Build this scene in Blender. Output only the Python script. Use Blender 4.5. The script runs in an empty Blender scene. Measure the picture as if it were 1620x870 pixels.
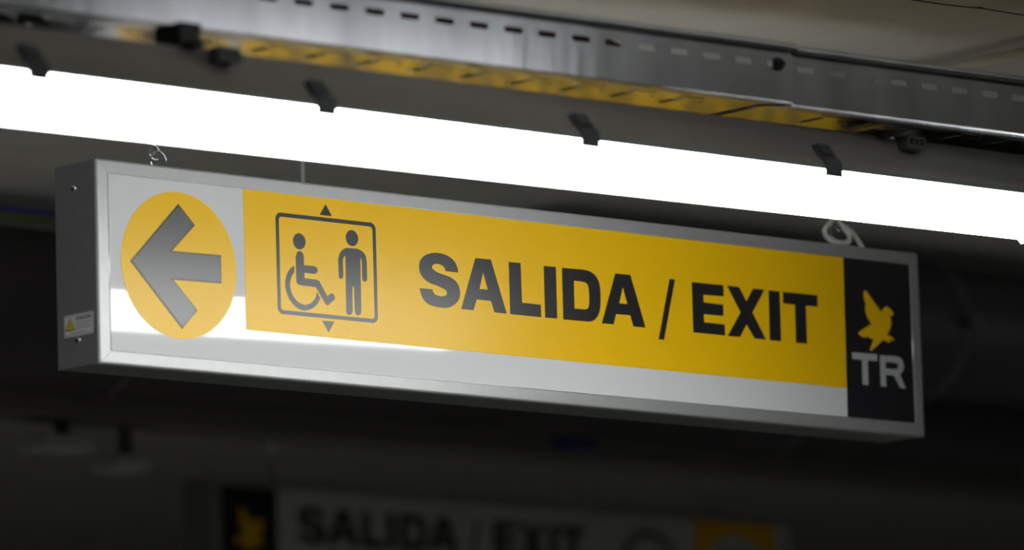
import bpy, bmesh, math, random
from mathutils import Vector, Matrix

# ------------------------------------------------------------------ camera
C = bpy.context.scene.collection
Z0 = 3.10                      # height of the top edge of the hanging sign above the floor
cam_d = bpy.data.cameras.new('camera'); cam = bpy.data.objects.new('camera', cam_d); C.objects.link(cam)
cam_d.sensor_fit = 'HORIZONTAL'; cam_d.sensor_width = 36.0; cam_d.lens = 227.01
cam_d.clip_start = 0.05; cam_d.clip_end = 60
RX = Vector((0.74171402, -0.67007617, -0.02929559)); RY = Vector((0.07902631, 0.13068195, -0.98826974)); RZ = Vector((0.66604441, 0.7306984, 0.14988229))
m = Matrix((RX, -RY, -RZ)).transposed().to_4x4()
m.translation = Vector((-5.76098142, -7.2047704, -1.58473162 + Z0))
cam.matrix_world = m
cam_d.dof.use_dof = True; cam_d.dof.focus_distance = 9.75; cam_d.dof.aperture_fstop = 2.8
bpy.context.scene.camera = cam

# ------------------------------------------------------------------ world, exposure
w = bpy.data.worlds.new('world'); bpy.context.scene.world = w; w.use_nodes = True
bg = w.node_tree.nodes['Background']; bg.inputs[0].default_value = (0.9, 0.85, 1.0, 1); bg.inputs[1].default_value = 0.002
vs = bpy.context.scene.view_settings
vs.view_transform = 'Standard'; vs.look = 'None'; vs.gamma = 1.0; vs.use_curve_mapping = False; vs.exposure = 0.0
LAMP = 17.5                    # luminance of the fluorescent diffusers

# ------------------------------------------------------------------ materials
def mat(name, col, rough=0.5, metal=0.0, spec=0.5, noise=0.0, nscale=20.0, bump=0.0, bscale=60.0, emit=None, estr=0.0, stretch=None, aniso=0, coat=0, ior=None):
    mt = bpy.data.materials.new(name); mt.use_nodes = True
    nt = mt.node_tree; b = nt.nodes['Principled BSDF']
    b.inputs['Base Color'].default_value = (*col, 1); b.inputs['Roughness'].default_value = rough
    b.inputs['Metallic'].default_value = metal; b.inputs['Specular IOR Level'].default_value = spec
    if ior: b.inputs['IOR'].default_value = ior
    if coat: b.inputs['Coat Weight'].default_value = coat; b.inputs['Coat Roughness'].default_value = 0.03
    if emit: b.inputs['Emission Color'].default_value = (*emit, 1); b.inputs['Emission Strength'].default_value = estr
    if noise or bump:
        tc = nt.nodes.new('ShaderNodeTexCoord'); mp = nt.nodes.new('ShaderNodeMapping')
        nt.links.new(tc.outputs['Object'], mp.inputs[0])
        if stretch: mp.inputs['Scale'].default_value = stretch
    if noise:
        n = nt.nodes.new('ShaderNodeTexNoise'); n.inputs['Scale'].default_value = nscale; n.inputs['Detail'].default_value = 5
        nt.links.new(mp.outputs[0], n.inputs['Vector'])
        r = nt.nodes.new('ShaderNodeMapRange'); r.inputs[1].default_value = 0.3; r.inputs[2].default_value = 0.7
        r.inputs[3].default_value = 1 - noise; r.inputs[4].default_value = 1 + noise
        nt.links.new(n.outputs['Fac'], r.inputs[0])
        mx = nt.nodes.new('ShaderNodeVectorMath'); mx.operation = 'SCALE'; mx.inputs[0].default_value = col
        nt.links.new(r.outputs[0], mx.inputs['Scale']); nt.links.new(mx.outputs[0], b.inputs['Base Color'])
    if bump:
        n2 = nt.nodes.new('ShaderNodeTexNoise'); n2.inputs['Scale'].default_value = bscale; n2.inputs['Detail'].default_value = 3
        nt.links.new(mp.outputs[0], n2.inputs['Vector'])
        bp = nt.nodes.new('ShaderNodeBump'); bp.inputs['Strength'].default_value = bump; bp.inputs['Distance'].default_value = 0.002
        nt.links.new(n2.outputs['Fac'], bp.inputs['Height']); nt.links.new(bp.outputs[0], b.inputs['Normal'])
    return mt

M = dict(
    alu=mat('anodised_aluminium', (0.47, 0.475, 0.48), 0.42, 0.55, noise=0.03, nscale=90),
    alu_side=mat('grey_end_cap', (0.29, 0.29, 0.30), 0.45, 0.4, noise=0.04, nscale=60),
    bead=mat('highlight_bead_metal', (0.80, 0.80, 0.80), 0.30, 0.6),  # pale metal that imitates the highlight on the frame lip
    acrylic=mat('white_acrylic', (0.70, 0.71, 0.72), 0.045, 0, 0.5),
    yellow=mat('yellow_film', (0.93, 0.55, 0.004), 0.31, 0, 0.42, noise=0.015, nscale=12),
    disc=mat('yellow_disc_film', (0.93, 0.55, 0.004), 0.31, 0, 0.42),
    ink=mat('dark_film', (0.018, 0.018, 0.020), 0.30, 0, 0.65),
    blackfilm=mat('black_film', (0.018, 0.016, 0.02), 0.35, 0, 0.5),
    arrow=mat('grey_film', (0.055, 0.055, 0.058), 0.31, 0, 0.95),
    greytext=mat('pale_grey_film', (0.45, 0.46, 0.48), 0.4),
    sticker=mat('sticker_white', (0.75, 0.75, 0.75), 0.4),
    stick_y=mat('sticker_yellow', (0.85, 0.6, 0.03), 0.4),
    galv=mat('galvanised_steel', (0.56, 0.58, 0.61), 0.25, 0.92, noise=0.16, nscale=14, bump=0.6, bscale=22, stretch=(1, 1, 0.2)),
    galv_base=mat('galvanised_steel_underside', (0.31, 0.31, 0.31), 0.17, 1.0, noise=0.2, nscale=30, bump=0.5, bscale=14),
    housing=mat('grey_polyester_housing', (0.36, 0.34, 0.30), 0.45, 0, noise=0.05, nscale=10),
    clip=mat('dark_grey_plastic', (0.10, 0.115, 0.12), 0.45),
    fill_diffuser=mat('fill_light_diffuser', (0.9, 0.9, 0.9), 0.4, emit=(0.95, 0.975, 1.0), estr=2.6),  # glow of the added fill lights only
    diffuser=mat('lit_diffuser', (0.9, 0.9, 0.9), 0.4, emit=(0.975, 1.0, 0.99), estr=LAMP),
    black=mat('black_plastic', (0.02, 0.02, 0.022), 0.5),
    conn=mat('grey_connector_plastic', (0.14, 0.14, 0.15), 0.5),
    chrome=mat('zinc_plated_wire', (0.75, 0.76, 0.78), 0.14, 1.0),
    whitecable=mat('white_cable_sheath', (0.62, 0.61, 0.57), 0.5),
    maroon=mat('dark_maroon_sheath', (0.07, 0.012, 0.018), 0.5),
    blackcable=mat('black_sheath', (0.02, 0.02, 0.02), 0.5),
    bluecable=mat('blue_sheath', (0.03, 0.04, 0.30), 0.5),
    greencable=mat('yellow_green_sheath', (0.10, 0.12, 0.02), 0.5),
    ceiling=mat('painted_ceiling_board', (0.76, 0.74, 0.69), 0.8, noise=0.05, nscale=6, bump=0.25, bscale=80),
    flange=mat('glow_tinted_flange', (0.30, 0.35, 0.33), 0.4),  # opaque; lighter tint stands in for lamp light coming through
    joint=mat('joint_filler', (0.68, 0.67, 0.62), 0.8),
    wall=mat('grey_plaster', (0.12, 0.11, 0.115), 0.85, noise=0.1, nscale=3, bump=0.2),
    floor=mat('terrazzo_floor', (0.125, 0.082, 0.045), 0.6, noise=0.25, nscale=60),
    duct=mat('dark_painted_duct', (0.055, 0.048, 0.052), 0.55, noise=0.15, nscale=8),
    ring=mat('duct_joint_band', (0.09, 0.075, 0.085), 0.5),
    trunk=mat('grey_trunking', (0.20, 0.19, 0.19), 0.6),
    patchbox=mat('light_patch_plastic', (0.55, 0.55, 0.52), 0.6),  # pale colour imitates faint patches of light
    bluebox=mat('blue_plastic', (0.03, 0.035, 0.20), 0.5),
    rod=mat('grey_green_rod', (0.42, 0.45, 0.43), 0.5),
)

# ------------------------------------------------------------------ helpers
def link(name, me, material, parent=None):
    o = bpy.data.objects.new(name, me); C.objects.link(o)
    if material is not None:
        me.materials.clear(); me.materials.append(material)
    if parent is not None: o.parent = parent
    return o

def origin(parent):
    return Vector(parent.get('_o', (0, 0, 0))) if parent is not None else Vector((0, 0, 0))

ORG = {}
def org(parent):
    p = parent
    while p is not None:
        if p.name in ORG: return ORG[p.name]
        p = p.parent
    return Vector((0, 0, 0))

def thing(name, label, cat, loc, group=None):
    o = bpy.data.objects.new(name, None); C.objects.link(o); o.empty_display_size = 0.05
    o.location = (loc[0], loc[1], loc[2] + Z0); ORG[o.name] = Vector(loc)
    o['label'] = label; o['category'] = cat
    if group: o['group'] = group
    return o

def bm_obj(name, bm, material, parent=None, smooth=False):
    o3 = org(parent) if parent is not None else Vector((0, 0, -Z0))
    for v in bm.verts: v.co -= o3
    bmesh.ops.recalc_face_normals(bm, faces=bm.faces[:])
    me = bpy.data.meshes.new(name); bm.to_mesh(me); bm.free()
    if smooth:
        for f in me.polygons: f.use_smooth = True
    return link(name, me, material, parent)

def bx(bm, x0, x1, y0, y1, z0, z1, bevel=0.0, seg=2):
    r = bmesh.ops.create_cube(bm, size=1)
    vs_ = r['verts']
    for v in vs_:
        v.co = Vector(((x0 + x1) / 2 + v.co.x * (x1 - x0), (y0 + y1) / 2 + v.co.y * (y1 - y0), (z0 + z1) / 2 + v.co.z * (z1 - z0)))
    if bevel:
        es = list({e for v in vs_ for e in v.link_edges})
        bmesh.ops.bevel(bm, geom=es, offset=bevel, segments=seg, affect='EDGES', profile=0.5)

def box(name, x0, x1, y0, y1, z0, z1, material, parent=None, bevel=0.0, smooth=False):
    bm = bmesh.new(); bx(bm, x0, x1, y0, y1, z0, z1, bevel)
    return bm_obj(name, bm, material, parent, smooth)

def smooth_path(pts, n=8, closed=False):
    P = [Vector(p) for p in pts]; out = []
    N = len(P); rng = range(N if closed else N - 1)
    for i in rng:
        a = P[(i - 1) % N] if (closed or i > 0) else P[i]; b = P[i]; c = P[(i + 1) % N]
        d = P[(i + 2) % N] if (closed or i + 2 < N) else c
        for k in range(n):
            t = k / n
            out.append(0.5 * ((2 * b) + (c - a) * t + (2 * a - 5 * b + 4 * c - d) * t * t + (-a + 3 * b - 3 * c + d) * t ** 3))
    if not closed: out.append(P[-1])
    return out

def tube(bm, path, r, seg=10, closed=False, cap=True):
    P = [Vector(p) for p in path]; N = len(P); rings = []
    t0 = (P[1] - P[0]).normalized(); up = Vector((0, 0, 1)) if abs(t0.z) < 0.9 else Vector((1, 0, 0))
    nrm = (up - t0 * up.dot(t0)).normalized()
    for i in range(N):
        if closed: t = (P[(i + 1) % N] - P[i - 1])
        else: t = P[min(i + 1, N - 1)] - P[max(i - 1, 0)]
        t.normalize(); nrm = (nrm - t * nrm.dot(t)).normalized(); bn = t.cross(nrm)
        rr = r(i / (N - 1)) if callable(r) else r
        rings.append([bm.verts.new(P[i] + (nrm * math.cos(a) + bn * math.sin(a)) * rr) for a in [2 * math.pi * k / seg for k in range(seg)]])
    for i in range(N if closed else N - 1):
        A, B = rings[i], rings[(i + 1) % N]
        for k in range(seg): bm.faces.new((A[k], A[(k + 1) % seg], B[(k + 1) % seg], B[k]))
    if cap and not closed:
        bm.faces.new(rings[0]); bm.faces.new(rings[-1][::-1])

def tube_obj(name, path, r, material, parent=None, seg=10, closed=False):
    bm = bmesh.new(); tube(bm, path, r, seg, closed)
    return bm_obj(name, bm, material, parent, True)

def extrude_profile(bm, prof, A, B, side, up=Vector((0, 0, 1)), cap=True):
    """prof: list of (s, u) -> point A + side*s + up*u, swept to B"""
    a = [bm.verts.new(A + side * s + up * u) for s, u in prof]; b = [bm.verts.new(B + side * s + up * u) for s, u in prof]
    n = len(prof)
    for i in range(n): bm.faces.new((a[i], a[(i + 1) % n], b[(i + 1) % n], b[i]))
    if cap: bm.faces.new(a); bm.faces.new(b[::-1])

def outline(loop, n=6):
    """loop of (u, v, corner): rounded between corners by Catmull-Rom"""
    N = len(loop); out = []
    P = [Vector((q[0], q[1])) for q in loop]
    for i in range(N):
        j = (i + 1) % N
        if loop[i][2] and loop[j][2]: out.append(P[i]); continue
        b, c = P[i], P[j]
        a = b + (b - c) * 0.0 if loop[i][2] else P[i - 1]
        d = c if loop[j][2] else P[(j + 1) % N]
        if loop[i][2]: a = b
        for k in range(n):
            t = k / n
            out.append(0.5 * ((2 * b) + (c - a) * t + (2 * a - 5 * b + 4 * c - d) * t * t + (-a + 3 * b - 3 * c + d) * t ** 3))
    return out

def flat_shape(name, loops, to3, thick, material, parent=None):
    """2D loops (even-odd fill) -> thin solid; to3 maps (u, v, h) to the scene; h = 0..thick"""
    cu = bpy.data.curves.new(name, 'CURVE'); cu.dimensions = '2D'; cu.fill_mode = 'BOTH'; cu.extrude = thick / 2
    for L in loops:
        sp = cu.splines.new('POLY'); sp.points.add(len(L) - 1); sp.use_cyclic_u = True
        for i, q in enumerate(L): sp.points[i].co = (q[0], q[1], 0, 1)
    tmp = bpy.data.objects.new('tmp', cu)
    me = bpy.data.meshes.new_from_object(tmp)
    bpy.data.objects.remove(tmp); bpy.data.curves.remove(cu)
    bm = bmesh.new(); bm.from_mesh(me); bpy.data.meshes.remove(me)
    for v in bm.verts: v.co = to3(v.co.x, v.co.y, v.co.z + thick / 2)
    bmesh.ops.remove_doubles(bm, verts=bm.verts[:], dist=1e-6)
    return bm_obj(name, bm, material, parent)

def circle(cx, cy, r, n=64):
    return [(cx + r * math.cos(2 * math.pi * k / n), cy + r * math.sin(2 * math.pi * k / n)) for k in range(n)]

def rrect(x0, x1, y0, y1, r, n=8):
    out = []
    for cx, cy, a0 in ((x1 - r, y1 - r, 0), (x0 + r, y1 - r, 90), (x0 + r, y0 + r, 180), (x1 - r, y0 + r, 270)):
        for k in range(n + 1):
            a = math.radians(a0 + 90 * k / n); out.append((cx + r * math.cos(a), cy + r * math.sin(a)))
    return out

SHAPES = {
 'S': [[(0.6968,-0.1119,1), (0.6957,-0.1057,0), (0.6928,-0.0992,0), (0.6869,-0.093,0), (0.6773,-0.0882,0), (0.6651,-0.0854,0), (0.651,-0.0853,0), (0.6386,-0.0876,0), (0.6279,-0.0925,0), (0.621,-0.099,0), (0.6183,-0.1072,0), (0.6192,-0.1165,0), (0.6242,-0.1241,0), (0.6319,-0.1294,0), (0.6422,-0.1333,0), (0.6544,-0.1356,0), (0.6649,-0.1386,0), (0.671,-0.141,0), (0.6731,-0.1448,0), (0.6716,-0.1483,0), (0.6662,-0.1504,0), (0.6574,-0.151,0), (0.6495,-0.1493,0), (0.6449,-0.1457,0), (0.6437,-0.1418,1), (0.6183,-0.1418,1), (0.6198,-0.149,0), (0.6239,-0.1567,0), (0.6306,-0.1628,0), (0.641,-0.1666,0), (0.655,-0.1682,0), (0.6691,-0.1681,0), (0.6797,-0.1657,0), (0.6905,-0.1595,0), (0.697,-0.1523,0), (0.6994,-0.1441,0), (0.6982,-0.1349,0), (0.6935,-0.1272,0), (0.6849,-0.1219,0), (0.6744,-0.1187,0), (0.6639,-0.1169,0), (0.6535,-0.1144,0), (0.6466,-0.1112,0), (0.644,-0.1078,0), (0.6459,-0.1043,0), (0.6522,-0.1022,0), (0.6601,-0.1023,0), (0.667,-0.1046,0), (0.6704,-0.1084,0), (0.6715,-0.1116,1)]],
 'A1': [[(0.7326,-0.0866,1), (0.7644,-0.0863,1), (0.7937,-0.1674,1), (0.7687,-0.1672,1), (0.7624,-0.1502,1), (0.7329,-0.1502,1), (0.726,-0.1672,1), (0.7009,-0.1674,1)], [(0.7477,-0.1068,1), (0.7565,-0.1334,1), (0.7394,-0.1336,1)]],
 'L': [[(0.801,-0.087,1), (0.8253,-0.0868,1), (0.8261,-0.1481,1), (0.8647,-0.1481,1), (0.865,-0.1676,1), (0.8009,-0.1675,1)]],
 'I1': [[(0.8733,-0.0872,1), (0.8987,-0.0869,1), (0.8981,-0.1671,1), (0.8731,-0.1674,1)]],
 'D': [[(0.9113,-0.087,1), (0.9551,-0.0864,1), (0.9679,-0.0877,0), (0.9787,-0.092,0), (0.9867,-0.1003,0), (0.9902,-0.1109,0), (0.9907,-0.1258,0), (0.9895,-0.1423,0), (0.9863,-0.1521,0), (0.9804,-0.16,0), (0.9729,-0.165,0), (0.9645,-0.167,0), (0.9572,-0.167,1), (0.9108,-0.1675,1)], [(0.9355,-0.1054,1), (0.9534,-0.1053,1), (0.9607,-0.1067,0), (0.9647,-0.1102,0), (0.9665,-0.1168,0), (0.9668,-0.1304,0), (0.9656,-0.1414,0), (0.9627,-0.1464,0), (0.9571,-0.1484,1), (0.935,-0.1488,1)]],
 'A2': [[(1.0237,-0.0868,1), (1.0556,-0.0867,1), (1.0844,-0.1673,1), (1.0589,-0.1673,1), (1.0528,-0.1504,1), (1.0226,-0.1507,1), (1.0168,-0.1671,1), (0.9917,-0.1676,1)], [(1.0388,-0.1075,1), (1.0474,-0.1331,1), (1.0299,-0.1333,1)]],
 'slash': [[(1.1396,-0.0863,1), (1.1513,-0.0865,1), (1.1232,-0.1839,1), (1.1116,-0.1837,1)]],
 'E': [[(1.1875,-0.0874,1), (1.2564,-0.0871,1), (1.2559,-0.1049,1), (1.2118,-0.1058,1), (1.2116,-0.1177,1), (1.2545,-0.1183,1), (1.2539,-0.1362,1), (1.2111,-0.1367,1), (1.2113,-0.1494,1), (1.2563,-0.1495,1), (1.256,-0.1672,1), (1.1872,-0.1671,1)]],
 'X': [[(1.264,-0.0869,1), (1.2908,-0.0872,1), (1.3058,-0.1089,1), (1.3219,-0.0869,1), (1.3465,-0.0871,1), (1.3182,-0.1258,1), (1.3464,-0.1669,1), (1.321,-0.1671,1), (1.3044,-0.1456,1), (1.2885,-0.1671,1), (1.2621,-0.1672,1), (1.2921,-0.1274,1)]],
 'I2': [[(1.3556,-0.0874,1), (1.3803,-0.0871,1), (1.3796,-0.1672,1), (1.3547,-0.167,1)]],
 'T': [[(1.3877,-0.0873,1), (1.4647,-0.0869,1), (1.4643,-0.1052,1), (1.4377,-0.1058,1), (1.4375,-0.1671,1), (1.4128,-0.1673,1), (1.4134,-0.106,1), (1.3873,-0.1058,1)]],
 'bird': [[(1.5738,-0.0704,0), (1.5781,-0.0731,0), (1.5898,-0.0851,0), (1.602,-0.0959,0), (1.6084,-0.1039,1), (1.6119,-0.0984,0), (1.6186,-0.094,0), (1.625,-0.0935,0), (1.6303,-0.097,0), (1.6356,-0.1012,0), (1.6364,-0.1044,0), (1.6335,-0.1069,0), (1.6285,-0.1069,1), (1.6303,-0.1139,0), (1.6303,-0.1217,0), (1.6267,-0.1298,0), (1.6198,-0.1388,1), (1.6307,-0.1419,0), (1.6359,-0.1461,0), (1.634,-0.1479,0), (1.6258,-0.1461,1), (1.6266,-0.1496,0), (1.6237,-0.1519,0), (1.6111,-0.1479,1), (1.5855,-0.166,0), (1.5818,-0.1675,0), (1.5795,-0.1657,0), (1.5892,-0.1482,1), (1.5828,-0.1483,0), (1.5757,-0.1455,1), (1.5674,-0.1474,0), (1.5593,-0.1452,0), (1.5541,-0.1404,1), (1.5691,-0.1322,0), (1.585,-0.1241,1), (1.5764,-0.1141,0), (1.5724,-0.104,0), (1.5724,-0.0975,0), (1.5741,-0.0922,1), (1.5706,-0.086,0), (1.5693,-0.077,0), (1.5708,-0.0723,0)]],
 'T2': [[(1.5384,-0.1734,1), (1.5952,-0.1728,1), (1.595,-0.1838,1), (1.5734,-0.1841,1), (1.5729,-0.2239,1), (1.5601,-0.224,1), (1.56,-0.1841,1), (1.5385,-0.1842,1)]],
 'R': [[(1.6016,-0.1736,1), (1.6378,-0.1729,1), (1.6471,-0.1741,0), (1.6528,-0.1784,0), (1.6558,-0.1863,0), (1.654,-0.194,0), (1.6462,-0.2023,1), (1.6584,-0.2241,1), (1.6457,-0.2238,1), (1.6323,-0.2045,1), (1.6137,-0.2045,1), (1.6135,-0.2237,1), (1.6011,-0.2239,1)], [(1.6139,-0.1837,1), (1.6359,-0.1834,1), (1.6411,-0.1849,0), (1.6427,-0.1881,0), (1.6414,-0.192,0), (1.6373,-0.194,1), (1.614,-0.1944,1)]],
 'arrow': [[(0.1516,-0.0539,1), (0.182,-0.083,1), (0.1381,-0.1247,1), (0.2305,-0.1235,1), (0.2302,-0.1655,1), (0.1396,-0.167,1), (0.1834,-0.2087,1), (0.154,-0.2387,1), (0.0594,-0.1458,1)]],
 'sit': [[(0.3743,-0.1142,1), (0.3772,-0.1073,0), (0.3822,-0.1047,0), (0.388,-0.107,0), (0.3902,-0.1129,1), (0.3901,-0.1251,1), (0.41,-0.1252,1), (0.4154,-0.1276,0), (0.4165,-0.1311,0), (0.4144,-0.1349,0), (0.4104,-0.1368,1), (0.3905,-0.1368,1), (0.3907,-0.1448,1), (0.4148,-0.1451,1), (0.4194,-0.1471,1), (0.4343,-0.1684,1), (0.4399,-0.1644,1), (0.4454,-0.1639,0), (0.4492,-0.1688,0), (0.4475,-0.1732,1), (0.4362,-0.1812,0), (0.4339,-0.1823,0), (0.4316,-0.1814,1), (0.4121,-0.1565,1), (0.3826,-0.156,1), (0.3772,-0.1549,0), (0.3747,-0.1513,1)]],
 'wheel': [[(0.3711,-0.1276,1), (0.3624,-0.1331,0), (0.3551,-0.1444,0), (0.3528,-0.1578,0), (0.3558,-0.1707,0), (0.3632,-0.1821,0), (0.3753,-0.1907,0), (0.3891,-0.1932,0), (0.4032,-0.1898,0), (0.4144,-0.1817,0), (0.4205,-0.1723,1), (0.4142,-0.1637,1), (0.4108,-0.1724,0), (0.4035,-0.1802,0), (0.3941,-0.1839,0), (0.3863,-0.1845,0), (0.3756,-0.1805,0), (0.3673,-0.1728,0), (0.363,-0.163,0), (0.3625,-0.1534,0), (0.3659,-0.1436,0), (0.3708,-0.1378,1)]],
 'man': [[(0.4574,-0.111,1), (0.46,-0.1035,0), (0.4657,-0.0964,0), (0.4737,-0.0925,1), (0.4957,-0.0919,1), (0.5051,-0.095,0), (0.512,-0.1017,0), (0.5137,-0.1124,1), (0.5137,-0.1354,1), (0.5123,-0.1391,0), (0.5087,-0.1406,0), (0.5052,-0.1395,0), (0.5037,-0.1362,1), (0.504,-0.112,1), (0.5031,-0.1072,0), (0.5011,-0.1052,1), (0.5004,-0.1866,1), (0.4987,-0.1909,0), (0.4939,-0.1931,0), (0.49,-0.1916,0), (0.4881,-0.1875,1), (0.4871,-0.1508,1), (0.4856,-0.1495,0), (0.484,-0.151,1), (0.4834,-0.1873,1), (0.4817,-0.191,0), (0.4774,-0.1931,0), (0.4727,-0.1923,0), (0.4709,-0.1882,1), (0.4717,-0.1044,1), (0.4677,-0.1077,0), (0.4667,-0.1138,1), (0.4667,-0.1355,1), (0.465,-0.1393,0), (0.4619,-0.1404,0), (0.4588,-0.1392,0), (0.4578,-0.1362,1)]],
 'up': [[(0.4354,-0.0297,1), (0.4473,-0.0468,1), (0.4232,-0.0468,1)]],
 'down': [[(0.423,-0.2057,1), (0.4472,-0.2056,1), (0.4349,-0.2228,1)]],
}

# ------------------------------------------------------------------ the room (structure)
def struct(o):
    o['kind'] = 'structure'; return o

CZ = 0.28                                   # ceiling above the sign's top edge
XA, XB, YA, YB = -7.5, 9.5, -9.0, 7.5
struct(box('floor', XA, XB, YA, YB, -Z0 - 0.1, -Z0, M['floor']))
struct(box('wall_back', XA, XB, YB, YB + 0.15, -Z0, CZ + 0.15, M['wall']))
struct(box('wall_front', XA, XB, YA - 0.15, YA, -Z0, CZ + 0.15, M['wall']))
struct(box('wall_left', XA - 0.15, XA, YA, YB, -Z0, CZ + 0.15, M['wall']))
struct(box('wall_right', XB, XB + 0.15, YA, YB, -Z0, CZ + 0.15, M['wall']))
ceil = struct(box('ceiling', XA, XB, YA, YB, CZ + 0.012, CZ + 0.15, M['ceiling']))
edges = [1.445 + 2.4 * k for k in range(-4, 5)]
xs = [XA] + [e for e in edges if XA < e < XB] + [XB]
for a, b in zip(xs[:-1], xs[1:]):
    for (ya, yb) in ((YA, -3.7), (-3.7, 1.9), (1.9, YB)):
        box('ceiling_panel', a + 0.0012, b - 0.0012, ya + 0.0015, yb - 0.0015, CZ, CZ + 0.012, M['ceiling'], ceil)
for e in xs[1:-1]:
    box('joint_filler', e - 0.0011, e + 0.0011, YA, YB, CZ - 0.0006, CZ + 0.011, M['joint'], ceil)

# ------------------------------------------------------------------ the hanging exit sign
W, H, D, B = 1.698, 0.300, 0.097, 0.0204
sign = thing('exit_sign', 'long hanging light box sign reading SALIDA / EXIT with left arrow in yellow disc', 'sign', (W / 2, D / 2, -H))
FP = 0.0014                                  # the panel lies this far behind the frame's front
face = lambda u, v, h: Vector((u, FP - h, v))
# housing box behind the frame
hb = bmesh.new(); bx(hb, 0.0015, W - 0.0015, 0.012, D, -H + 0.0015, -0.0015, 0.0015, 2)
bm_obj('housing', hb, M['alu_side'], sign)
box('end_cap', -0.0008, 0.0016, 0.0035, D + 0.0005, -H + 0.0008, -0.0008, M['alu_side'], sign, 0.0007)
box('end_cap', W - 0.0016, W + 0.0008, 0.0035, D + 0.0005, -H + 0.0008, -0.0008, M['alu_side'], sign, 0.0007)
# four mitred frame bars with rounded outer edge and a bevelled lip
def frame_bar(p0, p1, inward):
    """p0, p1 outer corners (x, z); inward = unit (x, z); mitred at both ends"""
    prof = [(0.0, 0.016)]
    R = 0.0035
    for k in range(6):
        a = math.radians(90 * k / 5); prof.append((R - R * math.cos(a), R - R * math.sin(a)))
    prof += [(B - 0.0012, 0.0), (B, 0.0008), (B, 0.006), (B - 0.004, 0.016)]
    d = Vector((p1[0] - p0[0], 0, p1[1] - p0[1])).normalized(); inn = Vector((inward[0], 0, inward[1]))
    bm = bmesh.new(); gap = 0.00025
    a = [bm.verts.new(Vector((p0[0], 0, p0[1])) + inn * s + d * (s + gap) + Vector((0, y, 0))) for s, y in prof]
    b = [bm.verts.new(Vector((p1[0], 0, p1[1])) + inn * s - d * (s + gap) + Vector((0, y, 0))) for s, y in prof]
    n = len(prof)
    for i in range(n): bm.faces.new((a[i], a[(i + 1) % n], b[(i + 1) % n], b[i]))
    bm.faces.new(a); bm.faces.new(b[::-1])
    bm_obj('frame_bar', bm, M['alu'], sign)
frame_bar((0, 0), (W, 0), (0, -1)); frame_bar((0, -H), (W, -H), (0, 1))
frame_bar((0, 0), (0, -H), (1, 0)); frame_bar((W, 0), (W, -H), (-1, 0))
for a, b in (((B, -B), (W - B, -B)), ((B, -H + B), (W - B, -H + B)), ((B, -B), (B, -H + B)), ((W - B, -B), (W - B, -H + B))):
    tube_obj('highlight_bead', [(a[0], 0.0002, a[1]), (b[0], 0.0002, b[1])], 0.00075, M['bead'], sign, 10)  # thin bead added to draw the bright highlight along the lip
panel = box('face_panel', B - 0.003, W - B + 0.003, FP, FP + 0.003, -H + B - 0.003, -B + 0.003, M['acrylic'], sign)
# film pieces stuck on the acrylic
T = 0.0005
yf = flat_shape('yellow_film', [[(0.2759, -0.0206), (1.5264, -0.0206), (1.5235, -0.2325), (0.2759, -0.2303)]], face, T, M['yellow'], sign)
kf = flat_shape('black_film', [[(1.5266, -0.0206), (W - B, -0.0206), (W - B, -H + 0.0206), (1.5236, -H + 0.0206)]], face, T, M['blackfilm'], sign)
dz = flat_shape('yellow_disc', [circle(0.15110, -0.14497, 0.10847, 96)], face, T, M['disc'], sign)
up1 = lambda u, v, h: Vector((u, FP - T - h, v))
def shrink(L, d):
    P = [Vector((q[0], q[1])) for q in L]; n = len(P); out = []
    area = sum(P[i].x * P[(i + 1) % n].y - P[(i + 1) % n].x * P[i].y for i in range(n))
    s = 1 if area > 0 else -1
    for i in range(n):
        e1 = (P[i] - P[i - 1]).normalized(); e2 = (P[(i + 1) % n] - P[i]).normalized()
        n1 = Vector((-e1.y, e1.x)) * s; n2 = Vector((-e2.y, e2.x)) * s
        k = (n1 + n2); out.append(P[i] + k * (d / max(0.3, 1 + n1.dot(n2))))
    return out
ar = SHAPES['arrow'][0]
ao = flat_shape('arrow_outline', [[(q[0], q[1]) for q in ar]], up1, 0.0004, M['ink'], dz)
flat_shape('arrow', [shrink(ar, 0.0022)], lambda u, v, h: Vector((u, FP - T - 0.0004 - h, v)), 0.0004, M['arrow'], dz)
def film(name, key, mt, parent, fn=up1, th=0.0003):
    return flat_shape(name, [outline(L) for L in SHAPES[key]], fn, th, mt, parent)
for k in ('S', 'A1', 'L', 'I1', 'D', 'A2', 'slash', 'E', 'X', 'I2', 'T'):
    film('slash' if k == 'slash' else 'letter', k, M['ink'], yf)
film('dove_emblem', 'bird', M['disc'], kf)
for k in ('T2', 'R'): film('letter', k, M['greytext'], kf)
flat_shape('lift_pictogram_frame', [rrect(0.3370, 0.5330, -0.2019, -0.0500, 0.0100), rrect(0.3433, 0.5267, -0.1959, -0.0560, 0.0055)], up1, 0.0003, M['ink'], yf)
film('up_triangle', 'up', M['ink'], yf); film('down_triangle', 'down', M['ink'], yf)
flat_shape('seated_figure_head', [circle(0.3822, -0.0902, 0.0122, 32)], up1, 0.0003, M['ink'], yf)
flat_shape('standing_figure_head', [circle(0.4857, -0.0767, 0.0122, 32)], up1, 0.0003, M['ink'], yf)
film('seated_figure', 'sit', M['ink'], yf); film('wheelchair_wheel', 'wheel', M['ink'], yf); film('standing_figure', 'man', M['ink'], yf)
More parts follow.
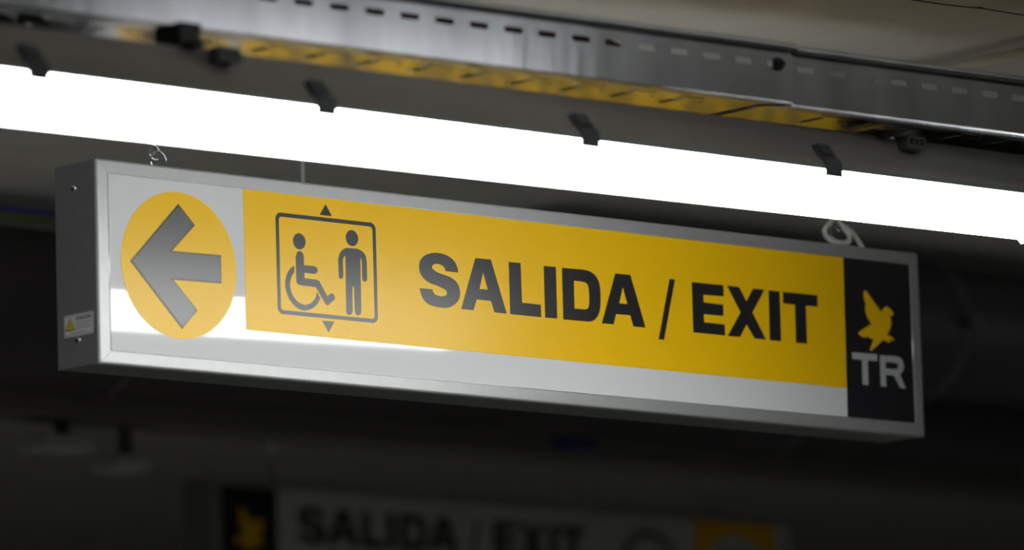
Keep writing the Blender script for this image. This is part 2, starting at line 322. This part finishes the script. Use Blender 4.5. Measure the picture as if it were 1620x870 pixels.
# left side: screws and warning sticker
side = lambda u, v, h: Vector((-0.0008 - h, u, v))
def screw(y, z, x=-0.0008, s=-1):
    bm = bmesh.new(); rings = []
    for (r, h) in ((0.0052, 0), (0.0052, 0.0008), (0.0046, 0.0022), (0.003, 0.0032), (0.0014, 0.0036)):
        rings.append([bm.verts.new(Vector((x + s * h, y + r * math.cos(a), z + r * math.sin(a)))) for a in [2 * math.pi * k / 20 for k in range(20)]])
    for A, Bb in zip(rings[:-1], rings[1:]):
        for k in range(20): bm.faces.new((A[k], A[(k + 1) % 20], Bb[(k + 1) % 20], Bb[k]))
    bm.faces.new(rings[-1])
    o = bm_obj('screw', bm, M['chrome'], sign, True)
    box('screw_slot', x + s * 0.0040 - 0.0003, x + s * 0.0040 + 0.0003, y - 0.002, y + 0.002, z - 0.0004, z + 0.0004, M['black'], o)
screw(0.0518, -0.0373); screw(0.0484, -0.2602)
screw(0.0518, -0.0373, W + 0.0008, 1); screw(0.0484, -0.2602, W + 0.0008, 1)
st = flat_shape('warning_sticker', [rrect(0.0132, 0.0813, -0.2537, -0.2218, 0.003, 5)], side, 0.0003, M['sticker'], sign); st['label'] = 'white warning sticker with yellow triangle reading ATENCION'
s2 = lambda u, v, h: Vector((-0.0011 - h, u, v))
s3 = lambda u, v, h: Vector((-0.0013 - h, u, v))
flat_shape('sticker_border', [rrect(0.0150, 0.0795, -0.2518, -0.2237, 0.002, 4), rrect(0.0155, 0.0790, -0.2513, -0.2242, 0.0017, 4)], s2, 0.0001, M['ink'], st)
flat_shape('warning_triangle', [[(0.0670, -0.2255), (0.0783, -0.2445), (0.0560, -0.2445)]], s2, 0.0002, M['ink'], st)
flat_shape('triangle_fill', [[(0.0670, -0.2275), (0.0764, -0.2434), (0.0578, -0.2434)]], s3, 0.0001, M['stick_y'], st)
flat_shape('lightning_bolt', [[(0.0680, -0.2315), (0.0664, -0.2370), (0.0672, -0.2372), (0.0662, -0.2420), (0.0676, -0.2360), (0.0668, -0.2358)]], lambda u, v, h: Vector((-0.0015 - h, u, v)), 0.0001, M['ink'], st)
def text_obj(name, s, size, fn, th, mt, parent):
    cu = bpy.data.curves.new(name, 'FONT'); cu.body = s; cu.size = size; cu.extrude = th / 2; cu.offset = size * 0.03
    tmp = bpy.data.objects.new('tmp', cu); me = bpy.data.meshes.new_from_object(tmp); bpy.data.objects.remove(tmp); bpy.data.curves.remove(cu)
    bm = bmesh.new(); bm.from_mesh(me); bpy.data.meshes.remove(me)
    for v in bm.verts: v.co = fn(v.co.x, v.co.y, v.co.z + th / 2)
    return bm_obj(name, bm, mt, parent)
# seen from the left end, the reading direction runs towards the front of the box
text_obj('sticker_heading', 'ATENCIÓN', 0.0066, lambda u, v, h: Vector((-0.0011 - h, 0.0540 - u * 1.08, v - 0.2306)), 0.0001, M['ink'], st)
for k, (a, b) in enumerate(((0.0540, 0.0190), (0.0540, 0.0205), (0.0535, 0.0185))):
    box('fine_print_line', -0.0013, -0.0010, b, a, -0.2350 - 0.0040 * k, -0.2343 - 0.0040 * k, M['ink'], st)
box('fine_print_line', -0.0013, -0.0010, 0.0300, 0.0640, -0.2490, -0.2484, M['ink'], st)
# eye bolts on top of the box
for x, rr_ in ((0.1565, 0.0145), (1.558, 0.0085)):
    eb = bmesh.new(); tube(eb, [(x, 0.05, -0.002), (x, 0.05, 0.003)], 0.0024, 8)
    tube(eb, [(x + rr_ * math.cos(a), 0.05, 0.0025 + rr_ + rr_ * math.sin(a)) for a in [2 * math.pi * k / 20 for k in range(20)]], 0.0014, 8, True)
    bm_obj('eye_bolt', eb, M['chrome'], sign, True)

# ------------------------------------------------------------------ chains and the white cable that hold / feed the sign
def chain(x, label):
    t = thing('hanging_chain', label, 'chain', (x, 0.05, CZ), 'zinc chains the sign hangs from')
    # open S hook in the eye bolt
    if x < 1: hook = [(0.1530, 0.046, 0.0200), (0.1490, 0.048, 0.0185), (0.1445, 0.050, 0.0210), (0.1410, 0.051, 0.0263), (0.1415, 0.051, 0.0365), (0.1405, 0.051, 0.0465), (0.1440, 0.050, 0.0560), (0.1500, 0.049, 0.0540)]
    else: hook = [(x + 0.006, 0.046, 0.0190), (x + 0.001, 0.048, 0.0150), (x - 0.006, 0.050, 0.0200), (x - 0.007, 0.051, 0.0320), (x - 0.004, 0.051, 0.0450), (x + 0.001, 0.050, 0.0570), (x + 0.006, 0.049, 0.0540)]
    tube_obj('s_hook', smooth_path(hook, 6), 0.0013, M['chrome'], t, 8)
    # a slack link hooked at a slant
    pts = []
    ca, cb = (Vector((0.1375, 0.047, 0.050)), Vector((0.1565, 0.047, 0.0290))) if x < 1 else (Vector((x - 0.009, 0.047, 0.052)), Vector((x + 0.009, 0.047, 0.030)))
    for i in range(24):
        a = 2 * math.pi * i / 24; pts.append(ca + (cb - ca) * (0.5 - 0.5 * math.cos(a)) + Vector((0, 0.0035, 0.0015)) * math.sin(a))
    tube_obj('chain_link', pts, 0.0013, M['chrome'], t, 8, True)
    z = 0.052; k = 0
    while z < CZ - 0.012:
        L, hw = 0.0125, 0.0058; pts = []
        for i in range(24):
            a = 2 * math.pi * i / 24; c, s = math.cos(a), math.sin(a)
            u = hw * c; v = (L - hw) * (1 if s >= 0 else -1) * (1 if abs(s) > 1e-6 else 0) + hw * s
            rot = math.radians(40 + 90 * (k % 2))
            pts.append((x + u * math.cos(rot), 0.05 + u * math.sin(rot), z + 0.0095 + v))
        tube_obj('chain_link', pts, 0.0012, M['chrome'], t, 7, True)
        z += 0.0195; k += 1
    bm = bmesh.new(); tube(bm, [(x, 0.05, z - 0.004), (x, 0.05, CZ - 0.002)], 0.0022, 10); tube(bm, [(x, 0.05, CZ - 0.004), (x, 0.05, CZ)], 0.012, 20)
    bm_obj('ceiling_anchor', bm, M['chrome'], t, False)
chain(0.148, 'thin zinc chain with open hook holding up the arrow end of the sign')
chain(1.558, 'zinc chain inside the white cable loop at the dark end of the sign')
# white cable: down from the ceiling, a loop, back up and down into the box
wc = [(1.562, 0.034, CZ), (1.560, 0.034, 0.16), (1.553, 0.034, 0.075), (1.537, 0.033, 0.046), (1.5180, 0.030, 0.0300), (1.5165, 0.030, 0.0205), (1.5300, 0.030, 0.0105), (1.5560, 0.031, 0.0095), (1.5730, 0.033, 0.0135),
      (1.5785, 0.036, 0.0225), (1.5755, 0.040, 0.0320), (1.5700, 0.052, 0.0500), (1.5670, 0.064, 0.0700), (1.5710, 0.066, 0.0730), (1.5790, 0.060, 0.0500), (1.5990, 0.050, 0.0320), (1.6200, 0.048, 0.0080), (1.6230, 0.048, -0.002)]
t = thing('power_cable', 'white power cable looped round the right chain and entering the sign top', 'cable', (1.562, 0.034, CZ))
tube_obj('sheath', smooth_path(wc, 6), 0.0041, M['whitecable'], t, 12)
tube_obj('cable_gland', [(1.6230, 0.048, -0.001), (1.6230, 0.048, 0.004)], 0.0058, M['conn'], t, 12)

# ------------------------------------------------------------------ fluorescent luminaire in front of the sign
LX0, LX1 = -1.06, 1.275
def ax(x): return Vector((x, -0.7273 + 0.0582 * (x - 0.3), -0.0954 + 0.0172 * (x - 0.3)))
def sweep(name, prof, x0, x1, material, parent, smooth=False, cap=True):
    bm = bmesh.new(); A, Bv = ax(x0), ax(x1)
    d = (Bv - A).normalized(); sd = Vector((-d.y, d.x, 0)).normalized()      # towards the sign
    extrude_profile(bm, prof, A, Bv, sd, cap=cap)
    return bm_obj(name, bm, material, parent, smooth)
lamp = thing('strip_light', 'long fluorescent strip light glowing white in front of the sign', 'lamp', tuple(ax(0.1)))
dp = []
for k in range(25):                            # U shaped translucent cover: near side, bottom, far side
    a = math.pi + math.pi * k / 24
    c, s = math.cos(a), math.sin(a)
    dp.append((0.051 * math.copysign(abs(c) ** 0.62, c), -0.0104 + 0.0137 * math.copysign(abs(s) ** 0.8, s)))
dp = [(-0.053, 0.0286)] + dp + [(0.053, 0.0286)]
sweep('diffuser', dp, LX0, LX1, M['diffuser'], lamp)
sweep('flange', [(-0.0555, 0.0288), (0.0555, 0.0288), (0.0555, 0.0345), (0.053, 0.0362), (-0.053, 0.0362), (-0.0555, 0.0345)], LX0, LX1, M['flange'], lamp)
sweep('housing', [(-0.053, 0.0363), (0.053, 0.0363), (0.0525, 0.040), (0.041, 0.049), (0.031, 0.062), (0.025, 0.078), (0.022, 0.094), (0.018, 0.096), (-0.018, 0.096), (-0.022, 0.094), (-0.025, 0.078), (-0.031, 0.062), (-0.041, 0.049), (-0.0525, 0.040)], LX0, LX1, M['housing'], lamp)
for xe, s in ((LX0, -1), (LX1, 1)):
    sweep('end_cap', [(-0.055, -0.015), (-0.045, -0.027), (0.045, -0.027), (0.055, -0.015), (0.055, 0.042), (0.024, 0.094), (-0.024, 0.094), (-0.055, 0.042)],
          xe - (0.012 if s < 0 else -0.0005), xe + (0.012 if s > 0 else -0.0005), M['housing'], lamp)
# spring clips: one modelled, the rest copied
cp = None
for i, x in enumerate((-0.767, -0.261, 0.243, 0.747)):
    for sg in (-1, 1):
        p = ax(x)
        if cp is None or sg == 1:
            bm = bmesh.new()
            prof = [(-0.0545, 0.0190), (-0.0570, 0.0190), (-0.0575, 0.0390), (-0.0560, 0.0420), (-0.0445, 0.0520), (-0.0335, 0.0670), (-0.0310, 0.0670), (-0.0300, 0.0650), (-0.0415, 0.0500), (-0.0535, 0.0405), (-0.0558, 0.0370), (-0.0558, 0.0280)]
            prof = [(s * -sg, u) for s, u in prof]
            extrude_profile(bm, prof, p + Vector((-0.0170, 0, 0)), p + Vector((0.0170, 0, 0)), Vector((0, 1, 0)))
            extrude_profile(bm, [(s * -sg, u) for s, u in ((-0.0450, 0.0530), (-0.0345, 0.0670), (-0.0335, 0.0690), (-0.0352, 0.0695), (-0.0470, 0.0530))], p + Vector((-0.0120, 0, 0)), p + Vector((0.0120, 0, 0)), Vector((0, 1, 0)))
            o = bm_obj('clip', bm, M['clip'], lamp)
            if cp is None: cp = o; cp_p = p
        else:
            o = cp.copy(); C.objects.link(o); o.location = p - cp_p

# ------------------------------------------------------------------ perforated cable tray above the luminaire
TY = lambda x: -0.790 - 0.030 * (x - 0.3)       # near side
TW = 0.278; TZ = 0.021; TT = 0.100
def stadium(cx, cy, L, h, n=6):
    return rrect(cx - L / 2, cx + L / 2, cy - h / 2, cy + h / 2, h * 0.499, n)
def parallelogram(cx, cy, L, w_, lean):
    return [(cx - L / 2 - w_, cy - lean), (cx - L / 2 + w_, cy - lean), (cx + L / 2 + w_, cy + lean), (cx + L / 2 - w_, cy + lean)]
def tray(x0, x1, slot0, label, dy=0.0, dzz=0.0):
    t = thing('cable_tray', label, 'cable tray', ((x0 + x1) / 2, -0.75, TZ), 'perforated trays above the strip light')
    pitch = 0.0612
    xs_ = [slot0 + pitch * k for k in range(-60, 60) if x0 + 0.02 < slot0 + pitch * k < x1 - 0.02]
    loops = [[(x0, TZ), (x1, TZ), (x1, TT - 0.006), (x0, TT - 0.006)]] + [stadium(x, 0.0735, 0.034, 0.0088) for x in xs_]
    flat_shape('side_rail', loops, lambda u, v, h: Vector((u, TY(u) + dy + h, v + dzz)), 0.0015, M['galv'], t)
    flat_shape('side_rail', loops, lambda u, v, h: Vector((u, TY(u) + dy + TW + h, v + dzz)), 0.0015, M['galv'], t)
    # rolled top edges
    for off in (0.0, TW):
        bm = bmesh.new(); sgn = -1 if off == 0 else 1
        pr = [(0.0015, -0.007), (0.0015, 0.0), (0.0, 0.004), (sgn * 0.005, 0.0060), (sgn * 0.010, 0.0035), (sgn * 0.0115, -0.0015), (sgn * 0.009, -0.0065), (sgn * 0.0075, -0.001), (sgn * 0.004, 0.003), (0.0, 0.0)]
        a = Vector((x0, TY(x0) + dy + off, TT + dzz)); b = Vector((x1, TY(x1) + dy + off, TT + dzz))
        n = len(pr)
        va = [bm.verts.new(a + Vector((0, s, u))) for s, u in pr]; vb = [bm.verts.new(b + Vector((0, s, u))) for s, u in pr]
        for i in range(n): bm.faces.new((va[i], va[(i + 1) % n], vb[(i + 1) % n], vb[i]))
        bm_obj('rolled_edge', bm, M['galv'], t)
    # perforated base: a sloping strip with two rows of slots along the near side, then the flat plate
    loops = [[(x0, 0.006), (x1, 0.006), (x1, 0.066), (x0, 0.066)]]
    for x in xs_: loops.append(stadium(x, 0.0130, 0.036, 0.0062, 4))
    P2 = 0.0925; ks = [0.956 + P2 * k for k in range(-60, 60)]; ks = [x for x in ks if x0 + 0.05 < x < x1 - 0.05]
    for x in ks: loops.append(stadium(x + 0.030, 0.0320, 0.058, 0.0070, 4)); loops.append(stadium(x - 0.016, 0.0520, 0.060, 0.0080, 4))
    flat_shape('base_strip', loops, lambda u, v, h: Vector((u, TY(u) + dy + v, TZ + dzz - 0.001 + h + (v - 0.006) * 0.14)), 0.0012, M['galv'], t)
    UP = 0.0084
    loops = [[(x0, 0.0662), (x1, 0.0662), (x1, TW - 0.006), (x0, TW - 0.006)]]
    for x in ks:
        loops.append(rrect(x - 0.0075, x + 0.0075, 0.084, 0.130, 0.007, 4)); loops.append(stadium(x + 0.010, 0.0740, 0.050, 0.0060, 4))
        loops.append(circle(x + P2 / 2, 0.096, 0.0050, 14))
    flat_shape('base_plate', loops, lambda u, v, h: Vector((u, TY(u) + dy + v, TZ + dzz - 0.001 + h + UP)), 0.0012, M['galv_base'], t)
    # bent lower corners
    for off, s in ((0.0, 1), (TW, -1)):
        bm = bmesh.new(); pr = []
        for q in range(5):
            a = math.radians(90 * q / 4); pr.append((s * (0.006 - 0.006 * math.cos(a)), 0.005 - 0.006 * math.sin(a)))
        pr += [(s * 0.006, 0.0002)] + [(s * (0.006 - 0.0045 * math.cos(math.radians(90 * q / 4))), 0.005 - 0.0045 * math.sin(math.radians(90 * q / 4))) for q in range(4, -1, -1)]
        a = Vector((x0, TY(x0) + dy + off, TZ + dzz)); b = Vector((x1, TY(x1) + dy + off, TZ + dzz)); n = len(pr)
        va = [bm.verts.new(a + Vector((0, p_[0], p_[1]))) for p_ in pr]; vb = [bm.verts.new(b + Vector((0, p_[0], p_[1]))) for p_ in pr]
        for i in range(n): bm.faces.new((va[i], va[(i + 1) % n], vb[(i + 1) % n], vb[i]))
        bm.faces.new(va); bm.faces.new(vb[::-1])
        bm_obj('bent_edge', bm, M['galv'], t)
    return t
XJ = 0.630
trL = tray(-3.4, XJ, -0.1985, 'perforated galvanised cable tray, longer left length with bright side')
trR = tray(XJ + 0.001, 3.9, 0.6590, 'perforated galvanised cable tray, right length beyond the joint', 0.0040, -0.0025)
def bolt(x, z, parent):
    y = TY(x)
    bm = bmesh.new(); tube(bm, [(x, y + 0.001, z), (x, y - 0.0022, z)], 0.0098, 20)
    tube(bm, [(x, y - 0.0020, z), (x, y - 0.0085, z)], 0.0072, 6); tube(bm, [(x, y - 0.008, z), (x, y - 0.013, z)], 0.0035, 12)
    bm_obj('bolt', bm, M['black'], parent)
bolt(0.6000, 0.0735, trL)

def run(name, label, pts, r, mt, cat='cable', group=None, seg=10):
    t = thing(name, label, cat, pts[0], group)
    tube_obj('sheath', smooth_path(pts, 8), r, mt, t, seg)
    return t
rr = random.Random(3)
def lay(yo, z0, x0, x1, amp):
    return [(x, TY(x) + yo + amp * rr.uniform(-1, 1), z0 + 0.003 * rr.uniform(0, 1)) for x in [x0 + (x1 - x0) * k / 14 for k in range(15)]]
run('cable', 'dark maroon cable lying uppermost along the left cable tray', lay(0.078, 0.0870, -3.2, 0.33, 0.002) + [(0.40, TY(0.4) + 0.09, 0.070), (0.48, TY(0.48) + 0.097, 0.046), (1.3, TY(1.3) + 0.097, 0.0420)], 0.0105, M['maroon'], group='cables in the tray')
run('cable', 'thick black cable lying on the tray base behind the slots', lay(0.040, 0.0430, -3.2, 3.4, 0.003), 0.012, M['blackcable'], group='cables in the tray')
run('cable', 'second black cable against the far rail of the tray', lay(0.210, 0.0430, -3.2, 3.4, 0.003), 0.012, M['blackcable'], group='cables in the tray')
run('cable', 'grey green cable under the maroon one in the tray', lay(0.078, 0.0600, -3.2, 0.30, 0.002) + [(0.36, TY(0.36) + 0.078, 0.047), (0.45, TY(0.45) + 0.070, 0.042), (0.6, TY(0.6) + 0.070, 0.042)], 0.0105, M['greencable'], group='cables in the tray')

# tray hangers to the ceiling (outside the picture)
for x in (-2.6, 2.9):
    t = thing('tray_hanger', 'threaded rods with crossbar hanging the cable tray %s the strip light' % ('left of' if x < 0 else 'right of'), 'bracket', (x, -0.75, CZ))
    box('crossbar', x - 0.02, x + 0.02, TY(x) - 0.03, TY(x) + TW + 0.03, TZ - 0.022, TZ - 0.004, M['galv'], t)
    for y in (TY(x) - 0.022, TY(x) + TW + 0.022): tube_obj('rod', [(x, y, TZ - 0.03), (x, y, CZ)], 0.004, M['chrome'], t, 8)

# mounting brackets and plug connectors between luminaire and tray
for x, lab in ((-0.475, 'left'), (0.892, 'right')):
    p = ax(x); t = thing('mounting_bracket', 'black bracket with shiny bolt fixing the strip light under the tray, %s one' % lab, 'bracket', (x, p.y, 0.0), 'luminaire brackets')
    box('plate', x - 0.018, x + 0.018, p.y - 0.024, p.y + 0.03, p.z + 0.0970, TZ - 0.0015, M['black'], t, 0.001)
    box('foot', x - 0.014, x + 0.004, p.y - 0.046, p.y - 0.024, p.z + 0.092, p.z + 0.101, M['black'], t, 0.002)
    tube_obj('bolt', [(x + 0.010, p.y - 0.032, p.z + 0.090), (x + 0.010, p.y - 0.032, p.z + 0.104)], 0.0048, M['chrome'], t, 6)
    tube_obj('wire', smooth_path([(x - 0.012, p.y - 0.052, p.z + 0.104), (x + 0.006, p.y - 0.050, p.z + 0.108), (x + 0.02, p.y - 0.04, p.z + 0.107)], 5), 0.0010, M['chrome'], t, 6)
    t2 = thing('plug_connector', 'small grey three-way plug connector on the %s part of the strip light housing' % lab, 'connector', (x + 0.058, p.y, 0.0), 'plug connectors on the luminaire')
    cx, cy, cz = x + 0.050, p.y - 0.044, p.z + 0.088
    bdy = box('body', cx - 0.019, cx + 0.019, cy, cy + 0.030, cz - 0.010, cz + 0.010, M['conn'], t2, 0.0015)
    for k in (-1, 0, 1): box('socket', cx + k * 0.0110 - 0.0036, cx + k * 0.0110 + 0.0036, cy - 0.0006, cy + 0.002, cz - 0.0045, cz + 0.0045, M['black'], t2)
    box('latch', cx + 0.019, cx + 0.023, cy + 0.002, cy + 0.020, cz - 0.007, cz + 0.003, M['black'], t2, 0.001)

# ------------------------------------------------------------------ things on the ceiling
run('ceiling_wire', 'thin dark wire running along the ceiling at the upper right', [(0.9, -0.505, CZ - 0.002), (1.229, -0.510, CZ - 0.002), (1.300, -0.524, CZ - 0.0035), (1.309, -0.533, CZ - 0.004), (1.318, -0.522, CZ - 0.002), (1.416, -0.519, CZ - 0.002), (2.4, -0.50, CZ - 0.002)], 0.0009, M['blackcable'], 'wire')
t = thing('conduit', 'pale conduit crossing the ceiling above the right end of the cable tray', 'pipe', (1.60, -0.7, CZ))
tube_obj('pipe', [(1.60, -1.6, CZ - 0.014), (1.60, 0.15, CZ - 0.014)], 0.0100, M['joint'], t, 14)
for y in (-1.2, -0.1): box('saddle_clip', 1.582, 1.618, y - 0.008, y + 0.008, CZ - 0.004, CZ, M['joint'], t)
t = thing('hanging_rod', 'slim grey rod hanging behind the sign from the ceiling', 'rod', (0.8175, 0.5, CZ))
tube_obj('rod', [(0.8175, 0.5, -0.02), (0.8175, 0.5, CZ)], 0.0033, M['rod'], t, 10)
tube_obj('ceiling_plate', [(0.8175, 0.5, CZ - 0.005), (0.8175, 0.5, CZ)], 0.016, M['rod'], t, 16)
tube_obj('end_nut', [(0.8175, 0.5, -0.03), (0.8175, 0.5, -0.015)], 0.008, M['rod'], t, 6)

# ducts behind the sign
def duct(name, label, P0, P1, r, rings, elbow0=False):
    t = thing(name, label, 'duct', P0)
    P0, P1 = Vector(P0), Vector(P1)
    tube_obj('pipe', [P0 + (P1 - P0) * k / 8 for k in range(9)], r, M['duct'], t, 40)
    d = (P1 - P0).normalized()
    for s in rings:
        c = P0 + (P1 - P0) * ((s - P0.x) / (P1.x - P0.x))
        bm = bmesh.new(); tube(bm, [c - d * 0.012, c + d * 0.012], r + 0.006, 40)
        q = bm_obj('joint_ring', bm, M['ring'], t, True)
        box('ring_clamp', c.x - 0.012, c.x + 0.014, c.y - r - 0.028, c.y - r + 0.004, c.z - 0.014, c.z + 0.014, M['ring'], t, 0.003)
    return t
duct('upper_duct', 'dark round ventilation duct with clamped joint ring to the right behind the sign', (2.05, 1.30, CZ - 0.142), (7.2, 1.36, CZ - 0.142), 0.129, (3.05,))
tE = duct('large_duct', 'large dark ventilation duct running along behind the whole sign', (-2.5, 1.80, 0.102), (7.2, 1.70, 0.090), 0.146, (1.40, 3.06, 5.2))
for x in (-1.8, 0.6, 5.9):
    box('duct_strap', x - 0.012, x + 0.012, 1.60, 1.606, 0.06, CZ, M['ring'], tE)
run('blue_cable', 'blue cable lying along the top of the large duct at the left', [(-0.9, 1.72, 0.259), (0.8, 1.70, 0.261), (1.28, 1.70, 0.263), (1.5, 1.71, 0.261), (2.0, 1.74, 0.261)], 0.0045, M['bluecable'])
run('green_cable', 'dull green cable beside the blue one on the large duct', [(-0.9, 1.68, 0.247), (0.8, 1.67, 0.247), (1.28, 1.665, 0.246), (1.5, 1.67, 0.247), (2.0, 1.69, 0.247)], 0.006, M['greencable'])

# trunking, boxes, post behind
t = thing('wall_trunking', 'long grey trunking hanging in the dark behind the large duct', 'trunking', (2.4, 2.3, CZ))
box('trunk', -2.0, 7.0, 2.20, 2.32, -0.012, 0.041, M['trunk'], t, 0.003)
box('trunk_lid', -2.0, 7.0, 2.197, 2.20, -0.004, 0.033, M['trunk'], t)
for x in (-1.2, 1.2, 3.6, 6.0): box('hanger_strap', x - 0.015, x + 0.015, 2.25, 2.27, 0.04, CZ, M['ring'], t)
for x, z, wd, lab in ((1.712, -0.058, 0.075, 'pale box standing in for a faint light patch at the far left'), (1.863, -0.087, 0.05, 'second pale box standing in for a light patch lower left of the far sign')):
    t = thing('light_patch_box', lab, 'box', (x, 2.27, z + 0.0))  # box added in place of a faint patch of light
    box('body', x - wd, x + wd * 0.6, 2.215, 2.30, z - 0.014, z + 0.014, M['patchbox'], t, 0.003)
    box('conduit_stub', x - 0.01, x + 0.01, 2.25, 2.27, z + 0.012, -0.012, M['trunk'], t)
t = thing('blue_box', 'small blue box fixed to the trunking right of centre', 'box', (2.935, 2.17, 0.02))
box('body', 2.905, 2.975, 2.14, 2.197, 0.002, 0.040, M['bluebox'], t, 0.004)
box('lid', 2.910, 2.970, 2.137, 2.14, 0.006, 0.036, M['bluebox'], t)
# ------------------------------------------------------------------ second sign far behind
FX, FY, FZ, FW = 2.565, 2.85, 0.0, 1.66
fs = thing('exit_sign', 'second hanging sign far behind in the dark, reading SALIDA / EXIT beside a dove emblem', 'sign', (FX + FW / 2, FY, FZ - H))
box('housing', FX, FX + FW, FY + 0.004, FY + 0.10, FZ - H, FZ, M['alu_side'], fs, 0.002)
for a in ((FX, FX + FW, FZ - 0.02, FZ), (FX, FX + FW, FZ - H, FZ - H + 0.02), (FX, FX + 0.02, FZ - H + 0.0202, FZ - 0.0202), (FX + FW - 0.02, FX + FW, FZ - H + 0.0202, FZ - 0.0202)):
    box('frame_bar', a[0], a[1], FY, FY + 0.006, a[2], a[3], M['alu'], fs)
box('face_panel', FX + 0.018, FX + FW - 0.018, FY + 0.002, FY + 0.006, FZ - H + 0.018, FZ - 0.018, M['acrylic'], fs)
ff = lambda u, v, h: Vector((FX + u, FY + 0.002 - h, FZ + v))
fb = flat_shape('black_film', [[(0.0202, -0.0202), (0.170, -0.0202), (0.170, -H + 0.0202), (0.0202, -H + 0.0202)]], ff, T, M['blackfilm'], fs)
f1 = lambda u, v, h: Vector((FX + u, FY + 0.002 - T - h, FZ + v))
sh = lambda key, dx, dzv, sc, fn, name, mt, par: flat_shape(name, [[Vector(((q.x - dx[0]) * sc + dx[1], (q.y + 0.087) * sc + dzv)) for q in outline(L)] for L in SHAPES[key]], fn, 0.0003, mt, par)
sh('bird', (1.6, 0.098), -0.078, 1.0, f1, 'dove_emblem', M['disc'], fb)
sh('T2', (1.6, 0.098), -0.078, 1.0, f1, 'letter', M['greytext'], fb); sh('R', (1.6, 0.098), -0.078, 1.0, f1, 'letter', M['greytext'], fb)
for k in ('S', 'A1', 'L', 'I1', 'D', 'A2', 'slash', 'E', 'X', 'I2', 'T'):
    sh(k, (0.618, 0.225), -0.052, 0.95, ff, 'slash' if k == 'slash' else 'letter', M['ink'], fs)
flat_shape('ring_pictogram', [circle(1.215, -0.13, 0.083, 48), circle(1.215, -0.13, 0.066, 48)], ff, 0.0003, M['arrow'], fs)
ysq = flat_shape('yellow_square', [[(1.352, -0.0202), (1.600, -0.0202), (1.600, -H + 0.0202), (1.352, -H + 0.0202)]], ff, T, M['yellow'], fs)
flat_shape('white_disc', [circle(1.476, -0.145, 0.098, 64)], f1, 0.0003, M['acrylic'], ysq)
c45 = []
for q in SHAPES['arrow'][0]:
    du, dv = q[0] - 0.151, q[1] + 0.145; a = math.radians(-45)
    c45.append((1.476 + 0.9 * (du * math.cos(a) - dv * math.sin(a)), -0.145 + 0.9 * (du * math.sin(a) + dv * math.cos(a))))
flat_shape('arrow', [c45], lambda u, v, h: Vector((FX + u, FY + 0.002 - T - 0.0003 - h, FZ + v)), 0.0003, M['ink'], ysq)
for x in (FX + 0.2, FX + FW - 0.2):
    t = thing('hanging_rod', 'thin rod holding up the %s end of the second sign far behind' % ('emblem' if x < FX + 0.8 else 'arrow'), 'rod', (x, FY + 0.05, CZ), 'rods of the far sign')
    tube_obj('rod', [(x, FY + 0.05, FZ), (x, FY + 0.05, CZ)], 0.003, M['chrome'], t, 8)

# ------------------------------------------------------------------ two added fill lights, out of view
def fill_light(x0, x1, y, z, label, st):
    t = thing('strip_light', label, 'lamp', ((x0 + x1) / 2, y, z), 'added unseen fill lights')
    bm = bmesh.new(); extrude_profile(bm, [(s * 1.2, u) for s, u in dp], Vector((x0, y, z)), Vector((x1, y, z)), Vector((0, 1, 0)))
    bm_obj('diffuser', bm, M['fill_diffuser'], t)
    box('housing', x0 - 0.02, x1 + 0.02, y - 0.09, y + 0.09, z + 0.036, z + 0.095, M['housing'], t, 0.004)
    box('light_shield', x0 - 0.10, x1 + 0.10, y - 0.22, y + 0.22, z + 0.031, z + 0.0355, M['housing'], t)  # added plate that keeps the fill light off the ceiling
    for x in (x0 + 0.2, x1 - 0.2): tube_obj('rod', [(x, y, z + 0.09), (x, y, CZ)], 0.004, M['chrome'], t, 8)

fill_light(0.02, 0.74, -1.6, 0.165, 'added unseen fill light that brightens the left length of the cable tray', 1)  # added to brighten the left stretch of the tray side
fill_light(3.3, 4.5, 0.25, 0.10, 'added unseen fill light that lifts the area behind the right end of the sign', 1)  # added to lift the dark ceiling and duct at the right
